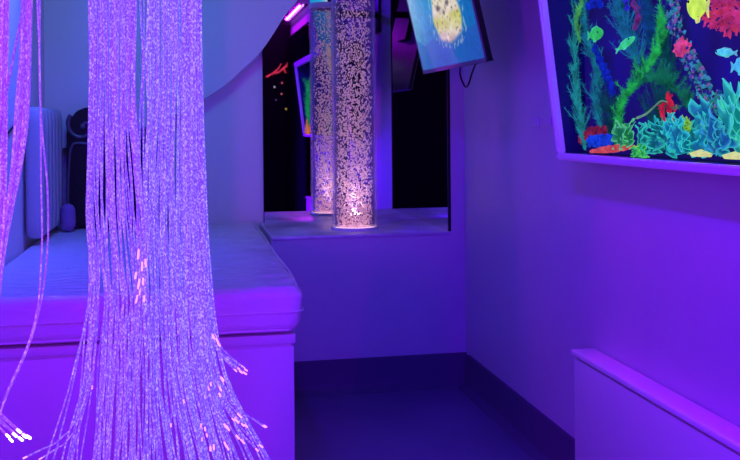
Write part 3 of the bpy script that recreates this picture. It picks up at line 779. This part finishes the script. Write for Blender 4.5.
bm = bmesh.new(); tube(bm, catmull(rc, 24), .009, 7, jit=.7)
for i in (1, 2, 3): tube(bm, [rc[i], rc[i]+Vector((.06, 0, .05)), rc[i]+Vector((.09, 0, .10))], [.009, .007, .004], 6)
tag(obj('coral_relief', bm, glow('relief_paint', (235, 60, 70), .6), None, sharp=80), 'red fluorescent coral branch on the black rear wall, seen in the mirror', 'decoration')
for x, y, c, hue in ((274.5, 87, (200, 225, 200), 'pale green'), (281.5, 94, (230, 120, 110), 'lower pink'), (282, 83, (230, 100, 100), 'upper red'), (286, 109, (210, 190, 90), 'yellow'), (276, 100, (90, 60, 120), 'dim purple')):
    p = mirrored(x, y, -1.315); bm = bmesh.new(); blob(bm, p, .010, 2, 0, 1, (1, .8, 1))
    tag(obj('glow_pebble', bm, glow('pebble_paint', c, .6)), 'tiny '+hue+' fluorescent pebble below the red coral, seen in the mirror', 'decoration', 'fluorescent pebbles on the rear wall')
# ------------------------------------------------------------------ light
def area(name, loc, target, col, watts, sx, sy, axis=(0, 1, 0), spread=180):
    """rectangular lamp sx wide and sy long, its length along axis"""
    l = bpy.data.lights.new(name, 'AREA'); l.shape = 'RECTANGLE'; l.size = sx; l.size_y = sy; l.color = col; l.energy = watts
    l.spread = math.radians(spread)
    o = bpy.data.objects.new(name, l); C.objects.link(o)
    z = (Vector(loc)-Vector(target)).normalized(); x = Vector(axis).cross(z).normalized(); y = z.cross(x)
    o.matrix_world = Matrix(((x.x, y.x, z.x, loc[0]), (x.y, y.y, z.y, loc[1]), (x.z, y.z, z.z, loc[2]), (0, 0, 0, 1)))
    return o
area('uv_wall_lamp', (.978, -.66, lz), (.0, -.66, 1.2), (.55, .006, 1), 22, .012, 1.1)
area('uv_ceiling_lamp', (-.1, .9, 2.14), (-.1, .9, 0), (.075, .001, 1), 56, .08, 1.2)
uc = thing('black_light', 'violet tube lamp on the ceiling above the camera', 'lamp', (-.1, .9, 2.2))
obj('fitting', B(((-.14, .28, 2.165), (-.06, 1.52, 2.2)), bev=.003), M['black'], uc)
area('uv_floor_lamp', (-1.6, -.6, .9), (.4, 2.6, .6), (.56, .012, 1), 24, .08, .8, (0, 0, 1))
area('added_low_fill', (.5, -.8, .5), (-.1, 2.6, .4), (.06, .001, 1), 21, .08, .8, (0, 0, 1))  # unseen violet fill added at the right front, aimed at the bed
area('alcove_blue_lamp', (-.26, 2.95, 1.72), (-.50, 2.95, 1.2), (.05, .09, 1), 6.0, .1, .6, (0, 1, 0), 110)
area('added_cyan_fill', (-.1, 2.55, 1.95), (-.1, 3.9, 1.35), (.1, 1, .9), .62, .1, .6, (1, 0, 0), 95)  # added cyan fill, unseen, tints the bulkhead and back panel
area('added_ledge_light', (.992, 1.35, AZ0-.004), (.992, 1.35, 0), (.62, .01, .7), .45, .02, 1.9, (0, 1, 0), 50)  # unseen source added below the frame to brighten the ledge top
area('added_reef_light', (AX(AZ1)+.04, 1.5, AZ1-.020), (.99, 1.5, .9), (.5, .65, 1), 1.0, .03, 1.5)  # unseen source added inside the case to light the reef colours
l = bpy.data.lights.new('bubble_lamp', 'SPOT'); l.energy = 11; l.color = (1, .80, .82); l.spot_size = math.radians(70); l.spot_blend = .6; l.shadow_soft_size = .03
o = bpy.data.objects.new('bubble_lamp', l); C.objects.link(o); o.location = (TX, TY, PT+.016); o.rotation_euler = (PI, 0, 0)

w = bpy.data.worlds.new('World'); bpy.context.scene.world = w; w.use_nodes = True
w.node_tree.nodes['Background'].inputs['Color'].default_value = (.02, .01, .06, 1); w.node_tree.nodes['Background'].inputs['Strength'].default_value = .2

# ------------------------------------------------------------------ camera
cam = bpy.data.cameras.new('camera'); co = bpy.data.objects.new('camera', cam); C.objects.link(co)
cam.sensor_width = 36; cam.lens = F/740*36; cam.clip_start = .02
cam.shift_x = 0; cam.shift_y = -(230-YH)/740
fw = Vector((math.sin(YAW), math.cos(YAW), 0)); rt = Vector((math.cos(YAW), -math.sin(YAW), 0)); up = Vector((0, 0, 1))
r2 = rt*math.cos(ROLL)+up*(-math.sin(ROLL)); u2 = up*math.cos(ROLL)+rt*math.sin(ROLL)
co.matrix_world = Matrix(((r2.x, u2.x, -fw.x, 0), (r2.y, u2.y, -fw.y, 0), (r2.z, u2.z, -fw.z, EYE), (0, 0, 0, 1)))
S = bpy.context.scene; S.camera = co
S.view_settings.view_transform = 'Standard'; S.view_settings.look = 'None'; S.view_settings.gamma = 1; S.view_settings.exposure = 0
S.cycles.use_denoising = True; S.cycles.max_bounces = 8; S.cycles.transparent_max_bounces = 24
